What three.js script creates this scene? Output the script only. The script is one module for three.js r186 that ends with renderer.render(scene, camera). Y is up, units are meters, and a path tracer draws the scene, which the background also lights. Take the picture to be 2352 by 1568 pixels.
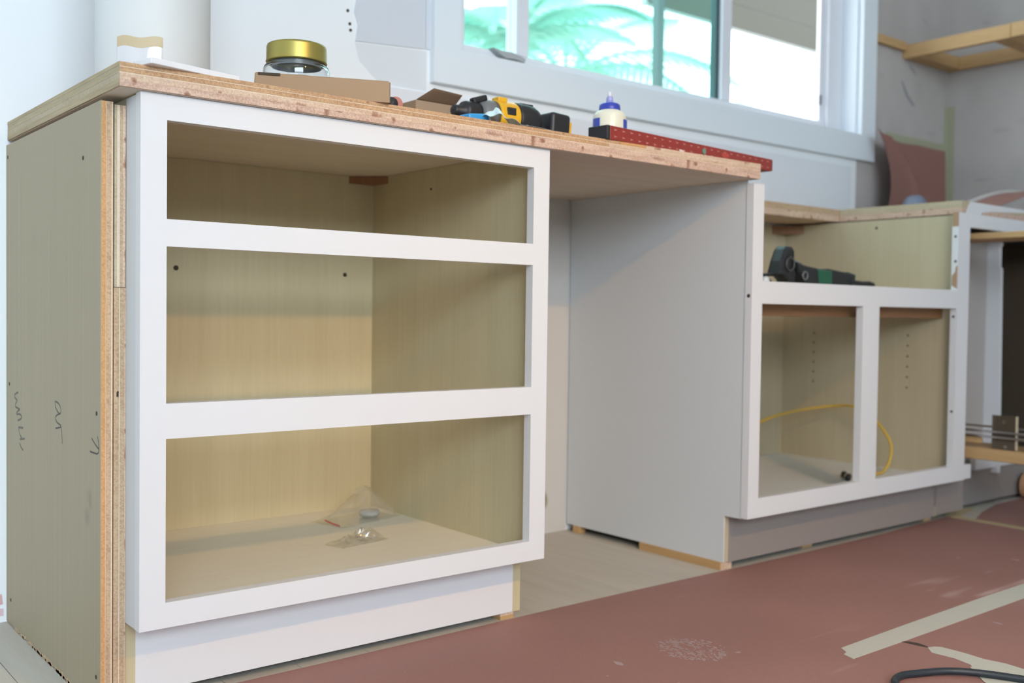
import * as THREE from 'three';
import { RoundedBoxGeometry } from 'three/addons/geometries/RoundedBoxGeometry.js';
import { mergeGeometries } from 'three/addons/utils/BufferGeometryUtils.js';
import { RectAreaLightUniformsLib } from 'three/addons/lights/RectAreaLightUniformsLib.js';

// ---------------------------------------------------------------- camera, sky, large lights, exposure
const scene = new THREE.Scene();
const camera = new THREE.PerspectiveCamera(36.768, 1.5, 0.05, 200);
camera.position.set(-0.49794, 0.58705, 1.44777);
{
  const F = new THREE.Vector3(0.62774206, -0.02850943, -0.77789917), U = new THREE.Vector3(0.0075085, 0.99950437, -0.03057195);
  camera.up.copy(U);
  camera.lookAt(camera.position.clone().add(F));
}
camera.focus = 1.6;
camera.userData.fStop = 3.6;
const SKY = [4.0, 4.3, 4.5];
scene.background = new THREE.Color().setRGB(...SKY);
RectAreaLightUniformsLib.init();
const dayLight = new THREE.RectAreaLight(new THREE.Color().setRGB(0.80, 0.925, 1.05), 12.2, 2.7, 1.3);   // daylight of the large window opposite the cabinets
dayLight.position.set(-1.4, 1.95, 4.55);
dayLight.lookAt(-1.4, 1.95, 0);
scene.add(dayLight);
const EXPOSURE = 1.0;
const LAMP = { at: [0.45, 1.83, 2.02], color: [1.0, 0.52, 0.12], cd: 6.8 };     // warm work light on a stand behind the camera

// ---------------------------------------------------------------- helpers
let seed = 7;
const rnd = () => { seed = (seed * 1664525 + 1013904223) >>> 0; return seed / 4294967296; };
const hash = (x, y, s) => { let h = (x * 374761393 + y * 668265263 + s * 974634777) | 0; h = Math.imul(h ^ (h >>> 13), 1274126177); return ((h ^ (h >>> 16)) >>> 0) / 4294967296; };
const mod = (a, n) => ((a % n) + n) % n;
function noise(x, y, px, py, s) {            // tileable value noise
  const xi = Math.floor(x), yi = Math.floor(y), fx = x - xi, fy = y - yi, u = fx * fx * (3 - 2 * fx), v = fy * fy * (3 - 2 * fy);
  const a = hash(mod(xi, px), mod(yi, py), s), b = hash(mod(xi + 1, px), mod(yi, py), s), c = hash(mod(xi, px), mod(yi + 1, py), s), d = hash(mod(xi + 1, px), mod(yi + 1, py), s);
  return (a + (b - a) * u) * (1 - v) + (c + (d - c) * u) * v;
}
function dataTex(w, h, fn, meters, srgb = true) {
  const d = new Uint8Array(w * h * 4);
  for (let y = 0; y < h; y++) for (let x = 0; x < w; x++) {
    const c = fn(x / w, y / h), i = (y * w + x) * 4;
    for (let k = 0; k < 3; k++) d[i + k] = Math.max(0, Math.min(255, c[k] * 255));
    d[i + 3] = 255;
  }
  const t = new THREE.DataTexture(d, w, h);
  t.wrapS = t.wrapT = THREE.RepeatWrapping; t.magFilter = THREE.LinearFilter; t.minFilter = THREE.LinearMipmapLinearFilter; t.generateMipmaps = true;
  if (srgb) t.colorSpace = THREE.SRGBColorSpace;
  t.repeat.set(1 / meters[0], 1 / meters[1]);
  t.needsUpdate = true;
  return t;
}
const mixc = (a, b, t) => a.map((v, i) => v + (b[i] - v) * t);
const toS = (l) => l.map((v) => (v <= 0.0031308 ? 12.92 * v : 1.055 * Math.pow(v, 1 / 2.4) - 0.055));
const std = (c, r = 0.6, o = {}) => { const m = new THREE.MeshStandardMaterial({ roughness: r, ...o }); if (c) m.color.setRGB(...c); return m; };
const phys = (c, o = {}) => { const m = new THREE.MeshPhysicalMaterial(o); m.color.setRGB(...c); return m; };

// grain along v
function grainTex(base, dark, amount, s, fine = 90) {
  const A = toS(base), B = toS(dark);
  return dataTex(512, 512, (u, v) => {
    const wob = 0.02 * noise(u * 4, v * 3, 4, 3, s);
    let g = noise((u + wob) * fine, v * 5, fine, 5, s + 1) * 0.5 + noise((u + wob) * fine * 0.3, v * 3, Math.round(fine * 0.3), 3, s + 2) * 0.5;
    g += (noise(u * 200, v * 24, 200, 24, s + 3) - 0.5) * 0.4;
    return mixc(A, B, Math.max(0, Math.min(1, g * amount)));
  }, [0.45, 0.9]);
}
// cut edge of a ply: streaks along v with small dark voids and saw marks
function plyTex(base, dark, s, voids = 0.06, hatch = 0.35) {
  const A = toS(base), B = toS(dark);
  return dataTex(128, 1024, (u, v) => {
    const st = noise(u * 14, v * 9, 14, 9, s), sp = noise(u * 40, v * 260, 40, 260, s + 1), hz = noise(u * 18 + v * 40, v * 220, 18, 220, s + 2);
    let g = 0.3 * st + hatch * (hz - 0.4) + 0.35 * (sp - 0.5);
    const big = noise(u * 5, v * 34, 5, 34, s + 4);
    if (big > 1 - voids * 2.2) g += (big - (1 - voids * 2.2)) * 5;
    return mixc(A, B, Math.max(0, Math.min(1, g)));
  }, [0.05, 0.42]);
}
const mapped = (t, r = 0.65, o = {}) => new THREE.MeshStandardMaterial({ map: t, roughness: r, ...o });

const M = {
  white: std([0.755, 0.765, 0.785], 0.38),
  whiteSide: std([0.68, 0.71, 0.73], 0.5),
  toeShaded: std([0.31, 0.28, 0.26], 0.5),  // white toe kick with its shade put into the colour
  wallWhite: std([0.87, 0.905, 0.93], 0.85),
  ceiling: std([0.72, 0.73, 0.74], 0.9),
  trim: std([0.80, 0.87, 0.93], 0.45),
  vinyl: std([0.80, 0.81, 0.86], 0.4),
  maple: mapped(grainTex([0.62, 0.545, 0.35], [0.55, 0.475, 0.29], 0.8, 11), 0.5),
  mapleShade: mapped(grainTex([0.52, 0.43, 0.27], [0.42, 0.33, 0.19], 0.8, 15), 0.6),
  mapleGrey: mapped(grainTex([0.56, 0.485, 0.335], [0.50, 0.43, 0.28], 0.8, 12), 0.5),
  bottom: mapped(grainTex([0.84, 0.81, 0.70], [0.80, 0.75, 0.62], 0.7, 13), 0.45),
  bottomGrey: mapped(grainTex([0.80, 0.82, 0.80], [0.74, 0.75, 0.72], 0.6, 14), 0.45),
  under: mapped(grainTex([0.70, 0.62, 0.50], [0.60, 0.52, 0.41], 0.7, 17), 0.7),
  veneer: mapped(grainTex([0.66, 0.62, 0.51], [0.60, 0.55, 0.44], 0.7, 19), 0.6),
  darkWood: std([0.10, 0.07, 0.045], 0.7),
  redWood: mapped(grainTex([0.33, 0.16, 0.07], [0.22, 0.10, 0.04], 0.9, 23, 60), 0.6),
  pine: mapped(grainTex([0.60, 0.40, 0.20], [0.48, 0.29, 0.12], 0.9, 27, 40), 0.65),
  plyBrown: mapped(plyTex([0.60, 0.39, 0.22], [0.25, 0.12, 0.06], 31), 0.8),
  plyOrange: mapped(plyTex([0.66, 0.37, 0.16], [0.35, 0.17, 0.07], 35, 0.03), 0.8),
  plyTan: mapped(plyTex([0.58, 0.42, 0.27], [0.33, 0.21, 0.12], 39, 0.03, 0.55), 0.8),
  plyPale: mapped(plyTex([0.72, 0.56, 0.42], [0.36, 0.19, 0.12], 43, 0.09), 0.8),
  plyPink: mapped(plyTex([0.70, 0.52, 0.41], [0.30, 0.15, 0.10], 47, 0.12), 0.8),
  plyLine: mapped(plyTex([0.80, 0.66, 0.50], [0.60, 0.44, 0.30], 51, 0.01, 0.2), 0.8),
  plyGrey: mapped(plyTex([0.55, 0.46, 0.32], [0.35, 0.27, 0.17], 55, 0.03, 0.5), 0.8),
  plyEnd: mapped(grainTex([0.55, 0.45, 0.28], [0.35, 0.27, 0.16], 0.9, 57, 120), 0.8),
  black: std([0.018, 0.019, 0.022], 0.45),
  blackRubber: std([0.02, 0.022, 0.026], 0.6),
  grey: std([0.16, 0.17, 0.18], 0.5),
  yellow: std([0.75, 0.42, 0.02], 0.4),
  steel: std([0.6, 0.6, 0.6], 0.25, { metalness: 1 }),
  hole: std([0.06, 0.045, 0.03], 0.9),
  tape: std([0.56, 0.56, 0.49], 0.75),
  tapeYellow: std([0.50, 0.42, 0.24], 0.8),  // yellower tone than the other tape
  kraft: std([0.36, 0.245, 0.15], 0.8),
  kraftDark: std([0.19, 0.13, 0.085], 0.85),
};
const drywallTex = dataTex(512, 512, (u, v) => {
  const n = noise(u * 5, v * 5, 5, 5, 61) * 0.6 + noise(u * 16, v * 12, 16, 12, 62) * 0.4, s = noise(u * 7 + v * 3, v * 26, 7, 26, 63);
  const k = 0.94 + 0.10 * n - (s > 0.9 ? (s - 0.9) * 0.8 : 0);
  return [0.725 * k, 0.705 * k, 0.69 * k];
}, [0.9, 0.9]);
M.drywall = mapped(drywallTex, 0.95);
M.drywallLight = std([0.66, 0.70, 0.76], 0.95);
M.rosin = mapped(dataTex(1024, 1024, (u, v) => {
  const n = noise(u * 4, v * 4, 4, 4, 71) * 0.5 + noise(u * 11, v * 11, 11, 11, 72) * 0.3 + noise(u * 320, v * 320, 320, 320, 73) * 0.2;
  const a = noise(u * 14, v * 60, 14, 60, 74), sc = Math.max(0, a * noise(u * 6, v * 6, 6, 6, 75) - 0.58) * 1.6;
  const sp = hash(Math.floor(u * 700), Math.floor(v * 700), 76) > 0.9995 ? 0.25 : 0;
  const b = mixc([0.575, 0.42, 0.39], [0.655, 0.485, 0.455], n), w = Math.min(0.5, sc + sp);
  return mixc(b, [0.85, 0.8, 0.78], w);
}, [1.3, 1.3]), 0.62);
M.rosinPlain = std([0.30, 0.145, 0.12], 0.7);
M.dustMark = std([0.42, 0.31, 0.30], 0.9);
M.floor = [0, 1, 2].map((k) => mapped(grainTex([0.60 - k * 0.03, 0.57 - k * 0.03, 0.50 - k * 0.028], [0.50, 0.46, 0.385], 0.8, 81 + k * 4, 50), 0.6));

// planar uv in metres; v runs along the grain axis g
function planar(geo, g = 'y', off = [0, 0, 0]) {
  const p = geo.attributes.position, n = geo.attributes.normal, uv = new Float32Array(p.count * 2), ax = 'xyz'.indexOf(g);
  for (let i = 0; i < p.count; i++) {
    const P = [p.getX(i) + off[0], p.getY(i) + off[1], p.getZ(i) + off[2]], N = [Math.abs(n.getX(i)), Math.abs(n.getY(i)), Math.abs(n.getZ(i))];
    const k = N[0] > N[1] && N[0] > N[2] ? 0 : N[1] > N[2] ? 1 : 2, rest = [0, 1, 2].filter((a) => a !== k);
    const [a, b] = rest.includes(ax) ? [rest.find((q) => q !== ax), ax] : rest;
    uv[i * 2] = P[a]; uv[i * 2 + 1] = P[b];
  }
  geo.setAttribute('uv', new THREE.BufferAttribute(uv, 2));
  return geo;
}
const used = {};
function numbered(n) { const k = (used[n] = (used[n] ?? -1) + 1); return k ? n + '_' + String(k).padStart(3, '0') : n; }
function tag(o, label, category, group) { o.userData.label = label; o.userData.category = category; if (group) o.userData.group = group; return o; }
function thing(name, label, category, at = [0, 0, 0], turn = 0, group) {
  const o = new THREE.Group(); o.name = numbered(name); o.position.set(...at); o.rotation.y = turn; scene.add(o);
  return tag(o, label, category, group);
}
function struct(name, at = [0, 0, 0]) { const o = new THREE.Group(); o.name = name; o.position.set(...at); o.userData.kind = 'structure'; scene.add(o); return o; }
function mesh(name, geo, m, parent = scene, label) {
  const o = new THREE.Mesh(geo, m); o.name = parent === scene ? numbered(name) : name; o.castShadow = o.receiveShadow = true;
  if (label) o.userData.label = label;
  parent.add(o); return o;
}
// box given by world limits; the parent is an unturned group (or a mesh in one)
function worldPos(o) { const v = new THREE.Vector3(); for (let q = o; q; q = q.parent) v.add(q.position); return v; }
function box(name, m, parent, x0, x1, y0, y1, z0, z1, { r = 0.0008, g = 'y', label } = {}) {
  const w = x1 - x0, h = y1 - y0, d = z1 - z0, c = [(x0 + x1) / 2, (y0 + y1) / 2, (z0 + z1) / 2];
  const geo = r > 0 && Math.min(w, h, d) > 2.5 * r ? new RoundedBoxGeometry(w, h, d, 1, r) : new THREE.BoxGeometry(w, h, d);
  const o = mesh(name, planar(geo, g, c), m, parent, label), w0 = worldPos(parent);
  o.position.set(c[0] - w0.x, c[1] - w0.y, c[2] - w0.z);
  return o;
}
function at(o, x, y, z) { o.position.set(x, y, z); return o; }
// a polygon in (a, b) extruded along the third axis between lo and hi, world coordinates relative to the parent
function prism(name, m, parent, axis, pts, lo, hi, { g = 'y', bevel = 0, label } = {}) {
  const s = new THREE.Shape(pts.map((p) => new THREE.Vector2(...p)));
  const geo = new THREE.ExtrudeGeometry(s, { depth: hi - lo - 2 * bevel, bevelEnabled: bevel > 0, bevelThickness: bevel, bevelSize: bevel, bevelOffset: -bevel, bevelSegments: 2, curveSegments: 16 });
  geo.translate(0, 0, lo + bevel);
  if (axis === 'x') geo.applyMatrix4(new THREE.Matrix4().set(0, 0, 1, 0, 0, 1, 0, 0, -1, 0, 0, 0, 0, 0, 0, 1));   // (a, b) = (-z, y)
  if (axis === 'y') geo.applyMatrix4(new THREE.Matrix4().set(1, 0, 0, 0, 0, 0, 1, 0, 0, -1, 0, 0, 0, 0, 0, 1));   // (a, b) = (x, -z)
  const w0 = worldPos(parent); geo.translate(-w0.x, -w0.y, -w0.z);
  return mesh(name, planar(geo, g), m, parent, label);
}
function lathe(name, m, parent, pts, seg = 40, label) { return mesh(name, new THREE.LatheGeometry(pts.map((p) => new THREE.Vector2(...p)), seg), m, parent, label); }
function tube(pts, r, seg = 64, rs = 10) { return new THREE.TubeGeometry(new THREE.CatmullRomCurve3(pts.map((p) => new THREE.Vector3(...p))), seg, r, rs); }
function disc(name, m, parent, p, n, r, depth = 0.002) {     // small round hole or screw head on a face with normal n
  const geo = new THREE.CylinderGeometry(r, r, depth, 14);
  geo.applyQuaternion(new THREE.Quaternion().setFromUnitVectors(new THREE.Vector3(0, 1, 0), new THREE.Vector3(...n)));
  const o = mesh(name, geo, m, parent), w0 = worldPos(parent);
  return at(o, p[0] - w0.x, p[1] - w0.y, p[2] - w0.z);
}
// a thin sheet over a grid: f(s, t) gives the point, s and t in 0..1
function sheet(f, ns, nt, th = 0.0006) {
  const P = [], idx = [], uv = [], d = new THREE.Vector3();
  const pt = (s, t) => new THREE.Vector3(...f(s, t));
  for (const side of [1, -1]) for (let j = 0; j <= nt; j++) for (let i = 0; i <= ns; i++) {
    const s = i / ns, t = j / nt, p = pt(s, t), a = pt(Math.min(1, s + 1e-3), t).sub(pt(Math.max(0, s - 1e-3), t)), b = pt(s, Math.min(1, t + 1e-3)).sub(pt(s, Math.max(0, t - 1e-3)));
    d.crossVectors(a, b).normalize().multiplyScalar(side * th / 2); p.add(d);
    P.push(p.x, p.y, p.z); uv.push(p.x + p.z * 0.3, p.y + p.z);
  }
  const N = (ns + 1) * (nt + 1), q = (i, j, o) => o + j * (ns + 1) + i;
  for (let j = 0; j < nt; j++) for (let i = 0; i < ns; i++) {
    let [a, b, c, e] = [q(i, j, 0), q(i + 1, j, 0), q(i + 1, j + 1, 0), q(i, j + 1, 0)];
    idx.push(a, b, c, a, c, e);
    [a, b, c, e] = [a + N, b + N, c + N, e + N]; idx.push(a, c, b, a, e, c);
  }
  const rim = [];
  for (let i = 0; i < ns; i++) rim.push([q(i, 0, 0), q(i + 1, 0, 0)]);
  for (let j = 0; j < nt; j++) rim.push([q(ns, j, 0), q(ns, j + 1, 0)]);
  for (let i = ns; i > 0; i--) rim.push([q(i, nt, 0), q(i - 1, nt, 0)]);
  for (let j = nt; j > 0; j--) rim.push([q(0, j, 0), q(0, j - 1, 0)]);
  for (const [a, b] of rim) idx.push(a, a + N, b + N, a, b + N, b);
  const g = new THREE.BufferGeometry();
  g.setAttribute('position', new THREE.Float32BufferAttribute(P, 3)); g.setAttribute('uv', new THREE.Float32BufferAttribute(uv, 2)); g.setIndex(idx); g.computeVertexNormals();
  return g;
}
function tapered(geo, p) { const o = geo.clone(); o.translate(...p); return o; }

// ---------------------------------------------------------------- the room
const ZW = -0.611, XR = 3.312, XL = -4.2, ZF = 4.62, H = 3.0;
{
  const fl = struct('floor');
  box('subfloor', M.floor[1], fl, XL - 0.1, XR + 0.1, -0.12, -0.012, ZW - 0.2, ZF + 0.1, { r: 0, g: 'z' });
  let x = -2.528, k = 0;
  while (x < XR) { const w = 0.128; box('floor_plank', M.floor[(k * 7 + (k >> 1)) % 3], fl, x, Math.min(XR, x + w - 0.0012), -0.012, 0, ZW, 0.9, { r: 0.0006, g: 'z' }); x += w; k++; }
  box('floor_plank', M.floor[2], fl, XL, -2.5285, -0.012, 0, ZW, 0.9, { r: 0, g: 'z' });
  box('floor_plank', M.floor[1], fl, XL, XR, -0.012, -0.0005, 0.9, ZF, { r: 0, g: 'z' });
  const ce = struct('ceiling');
  box('ceiling_board', M.ceiling, ce, XL - 0.1, XR + 0.1, H, H + 0.1, ZW - 0.15, ZF + 0.1, { r: 0 });
  // window opening in the back wall
  const X0 = 0.977, X1 = 2.70, Y0 = 1.222, Y1 = 2.12, T = 0.15;
  const wb = struct('wall_back');
  box('plaster', M.wallWhite, wb, XL - 0.1, X0, 0, H, ZW - T, ZW, { r: 0 });
  box('plaster', M.wallWhite, wb, X0, X1, 0, Y0, ZW - T, ZW, { r: 0 });
  box('plaster', M.wallWhite, wb, X0, X1, Y1, H, ZW - T, ZW, { r: 0 });
  box('drywall_sheet', M.drywall, wb, X1, XR + 0.1, 0, H, ZW - T, ZW, { r: 0 });
  box('drywall_sheet', std([0.60, 0.575, 0.54], 0.9), wb, 0.76, 1.3567, 0.001, 0.8885, ZW, ZW + 0.0004, { r: 0 });
  // unpainted boards left of the window, proud of the skim coat
  prism('drywall_patch', M.drywallLight, wb, 'z', [[0.6935, 1.1975], [0.700, 1.235], [0.690, 1.262], [0.6975, 1.30], [0.688, 1.36], [0.688, 2.3], [0.8815, 2.3], [0.8815, 1.211], [0.80, 1.205]], ZW, ZW + 0.003);
  prism('drywall_patch', std([0.745, 0.785, 0.82], 0.9), wb, 'z', [[0.705, 1.155], [0.693, 1.1945], [0.80, 1.2015], [0.889, 1.2065], [0.889, 1.112], [0.76, 1.112], [0.735, 1.13]], ZW, ZW + 0.0005);
  prism('drywall_patch', M.drywallLight, wb, 'z', [[0.8845, 1.212], [0.8845, 2.3], [0.90, 2.3], [0.90, 1.212]], ZW, ZW + 0.0035);
  for (const [sx, sy] of [[0.6795, 1.2335], [0.6815, 1.2195], [0.674, 1.262]]) disc('screw', M.hole, wb, [sx, sy, ZW + 0.0005], [0, 0, 1], 0.0035);
  // scuffs and joint tape on the raw board at the right
  const scuff = std([0.30, 0.30, 0.31], 0.95);
  prism('scuff', scuff, wb, 'z', [[2.985, 1.455], [3.03, 1.405], [3.075, 1.375], [3.06, 1.37], [3.01, 1.40], [2.978, 1.45]], ZW, ZW + 0.0006);
  prism('scuff', scuff, wb, 'z', [[3.02, 1.53], [3.07, 1.50], [3.08, 1.485], [3.04, 1.505]], ZW, ZW + 0.0006);
  const meshTape = std([0.39, 0.39, 0.27], 0.9);
  box('joint_tape', meshTape, wb, 2.88, XR, 1.228, 1.255, ZW, ZW + 0.001, { r: 0 });
  box('joint_tape', meshTape, wb, 3.288, XR, 0.92, 1.40, ZW, ZW + 0.0016, { r: 0 });
  // red chalk mark low on the wall beside the end panel
  prism('paint_mark', std([0.74, 0.44, 0.46], 0.8), wb, 'z', [[-0.052, 0.055], [-0.043, 0.052], [-0.041, 0.034], [-0.050, 0.032]], ZW, ZW + 0.0008);
  prism('paint_mark', std([0.76, 0.55, 0.60], 0.8), wb, 'z', [[-0.050, 0.027], [-0.040, 0.025], [-0.040, 0.012], [-0.050, 0.012]], ZW, ZW + 0.0008);
  const wr = struct('wall_right');
  box('drywall_sheet', M.drywall, wr, XR, XR + 0.1, 0, H, ZW, ZF, { r: 0 });
  box('joint_tape', meshTape, wr, XR - 0.0012, XR, 0.92, 1.40, ZW, ZW + 0.03, { r: 0 });
  const wl = struct('wall_left');
  box('plaster', M.wallWhite, wl, XL - 0.1, XL, 0, H, ZW, ZF, { r: 0 });
  const wf = struct('wall_front'), a0 = -2.78, a1 = -0.02, b0 = 1.28, b1 = 2.62;
  box('plaster', M.wallWhite, wf, XL, a0, 0, H, ZF, ZF + 0.1, { r: 0 });
  box('plaster', M.wallWhite, wf, a1, XR, 0, H, ZF, ZF + 0.1, { r: 0 });
  box('plaster', M.wallWhite, wf, a0, a1, 0, b0, ZF, ZF + 0.1, { r: 0 });
  box('plaster', M.wallWhite, wf, a0, a1, b1, H, ZF, ZF + 0.1, { r: 0 });
  const w2 = struct('window_2');
  for (const [x0, x1] of [[a0, a0 + 0.05], [-1.425, -1.375], [a1 - 0.05, a1]]) box('window_frame', M.vinyl, w2, x0, x1, b0, b1, ZF + 0.02, ZF + 0.08);
  for (const [y0, y1] of [[b0, b0 + 0.05], [b1 - 0.05, b1]]) box('window_frame', M.vinyl, w2, a0, a1, y0, y1, ZF + 0.025, ZF + 0.075);
  const clear = phys([0.97, 0.98, 0.98], { transmission: 1, roughness: 0, ior: 1.45, thickness: 0 });
  for (const [x0, x1] of [[a0 + 0.05, -1.425], [-1.375, a1 - 0.05]]) box('pane', clear, w2, x0, x1, b0 + 0.05, b1 - 0.05, ZF + 0.045, ZF + 0.051, { r: 0 });

  // kitchen window
  const w1 = struct('window_1'), zc = ZW + 0.019;
  box('casing', M.trim, w1, 0.8985, X0, 1.134, 2.2, ZW, zc, { r: 0.0008 });
  box('casing', M.trim, w1, X0, X1, 1.134, Y0, ZW, zc, { r: 0.0008 });
  box('casing', M.trim, w1, X1, 2.785, 1.134, 2.2, ZW, zc, { r: 0.0008 });
  box('casing', M.trim, w1, X0, X1, Y1, 2.2, ZW, zc, { r: 0.0008 });
  box('jamb', M.trim, w1, X0, X0 + 0.012, Y0, Y1, ZW - 0.14, ZW, { r: 0 });
  box('jamb', M.trim, w1, X1 - 0.012, X1, Y0, Y1, ZW - 0.14, ZW, { r: 0 });
  box('jamb', M.trim, w1, X0, X1, Y1 - 0.012, Y1, ZW - 0.14, ZW, { r: 0 });
  box('sill', M.trim, w1, X0 + 0.012, X1 - 0.012, Y0 - 0.010, Y0 - 0.002, ZW - 0.14, ZW + 0.004, { r: 0 });
  box('groove_shade', std([0.30, 0.32, 0.33], 0.8), w1, X0 + 0.012, X1 - 0.012, Y0 - 0.002, Y0 + 0.0145, -0.70, -0.652, { r: 0 });  // dark strip drawn for the shade in the groove below the frame
  const zf0 = -0.70, zf1 = -0.655, B = 1.258;
  box('window_frame', M.vinyl, w1, X0 + 0.012, 1.033, Y0 + 0.012, Y1 - 0.012, zf0, zf1, { r: 0.003 });
  box('window_frame', M.vinyl, w1, 1.033, 2.57, Y0 + 0.0145, B, zf0, zf1, { r: 0.003 });
  box('window_frame', M.vinyl, w1, 1.033, 2.57, Y1 - 0.06, Y1 - 0.012, zf0, zf1, { r: 0.003 });
  box('window_frame', M.vinyl, w1, 2.567, 2.60, Y0 + 0.0145, Y1 - 0.012, -0.692, -0.676, { r: 0.002 });
  box('window_frame', M.vinyl, w1, 2.60, 2.622, Y0 + 0.0145, Y1 - 0.012, -0.692, -0.664, { r: 0.002 });
  box('window_frame', M.vinyl, w1, 2.622, X1 - 0.012, Y0 + 0.012, Y1 - 0.012, zf0, zf1 - 0.012, { r: 0.003 });
  box('mullion', M.vinyl, w1, 1.200, 1.243, B, Y1 - 0.06, zf0, zf1, { r: 0.003 });
  box('mullion', M.vinyl, w1, 2.023, 2.069, B, Y1 - 0.06, zf0, zf1, { r: 0.003 });
  box('gasket', std([0.05, 0.09, 0.1], 0.6), w1, 2.008, 2.023, B, Y1 - 0.06, zf0 + 0.01, zf1 - 0.012, { r: 0 });
  const tint = phys([0.76, 0.985, 0.95], { transmission: 1, roughness: 0, ior: 1.45, thickness: 0 });
  box('pane', tint, w1, 1.033, 1.200, B, Y1 - 0.06, -0.682, -0.678, { r: 0 });
  box('pane', tint, w1, 1.243, 2.023, B, Y1 - 0.06, -0.682, -0.678, { r: 0 });
  // latch, and the crank cover bent down over the stool
  box('latch', M.grey, w1, 2.563, 2.574, 1.318, 1.352, -0.677, -0.668, { r: 0.003 });
  prism('crank_cover', std([0.42, 0.42, 0.43], 0.5), w1, 'z', [[1.108, 1.258], [1.135, 1.2545], [1.17, 1.256], [1.215, 1.246], [1.212, 1.236], [1.18, 1.240], [1.15, 1.238], [1.128, 1.246]], zf1, zf1 + 0.022);
}
{
  const s = thing('backer_board', 'long white backer board propped on the wall under the window', 'board', [1.7, 0.9225, ZW + 0.012]);
  box('board_sheet', std([0.78, 0.81, 0.86], 0.6), s, 0.775, 2.652, 0.9225, 1.106, ZW + 0.0005, ZW + 0.0125, { r: 0.001 });
}

// ---------------------------------------------------------------- drawer base cabinet (left)
const FW = 0.7546, FT = 0.019;
{
  const c = thing('base_cabinet', 'white drawer base cabinet with three empty openings, nearest the camera', 'cabinet', [FW / 2, 0, -0.3]);
  const W = M.white, y = (v) => v + 0.127;
  box('stile', W, c, 0, 0.0374, 0.127, 0.8884, -FT, 0, { r: 0 });
  box('stile', W, c, FW - 0.0374, FW, 0.127, 0.8884, -FT, 0, { r: 0 });
  for (const [a, b] of [[y(0.7253), 0.8882], [y(0.547), y(0.5858)], [y(0.2723), y(0.3228)], [0.127, y(0.0365)]]) box('rail', W, c, 0.0374, FW - 0.0374, a, b, -FT, 0, { r: 0, g: 'x' });
  // side panels with a toe notch
  const notch = (top) => [[0.0192, 0.127], [0.068, 0.127], [0.068, 0.0135], [0.60, 0.0135], [0.60, top], [0.0192, top]];
  prism('side_panel', M.maple, c, 'x', notch(0.8882), 0.003, 0.018);
  prism('side_panel', M.maple, c, 'x', notch(0.8882), 0.7356, 0.7531);
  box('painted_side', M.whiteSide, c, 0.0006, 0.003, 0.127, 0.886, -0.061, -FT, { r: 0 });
  box('back_panel', M.maple, c, 0.018, 0.7356, 0.13, 0.8882, -0.60, -0.5947, { r: 0 });
  box('bottom_panel', M.bottom, c, 0.018, 0.7356, 0.124, 0.1366, -0.5947, -FT, { r: 0.0005, g: 'x' });
  prism('corner_block', M.redWood, c, 'y', [[0.7356, 0.5947], [0.672, 0.5947], [0.7356, 0.531]], 0.872, 0.888);
  prism('corner_block', M.redWood, c, 'y', [[0.018, 0.5947], [0.08, 0.5947], [0.018, 0.531]], 0.872, 0.888);
  box('toe_kick', M.white, c, 0.018, 0.7356, 0.0135, 0.124, -0.080, -0.068, { r: 0.0006, g: 'x' });
  for (const [a, b, z0, z1] of [[0.708, 0.741, -0.098, -0.0705], [0.004, 0.03, -0.13, -0.072], [0.004, 0.03, -0.59, -0.5], [0.71, 0.75, -0.59, -0.5]]) {
    box('shim', M.pine, c, a, b, 0, 0.007, z0, z1, { r: 0.0005, g: 'x' });
    box('shim', M.plyPale, c, a + 0.0005, b, 0.007, 0.0135, z0, z1 - 0.001, { r: 0.0005, g: 'x' });
  }
  disc('screw', M.hole, c, [0.2763, 0.6673, -0.5945], [0, 0, 1], 0.0052);
  disc('screw', M.hole, c, [0.6634, 0.6661, -0.5945], [0, 0, 1], 0.0048);
  disc('screw', M.hole, c, [0.7354, 0.845, -0.36], [-1, 0, 0], 0.0025);
}

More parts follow.
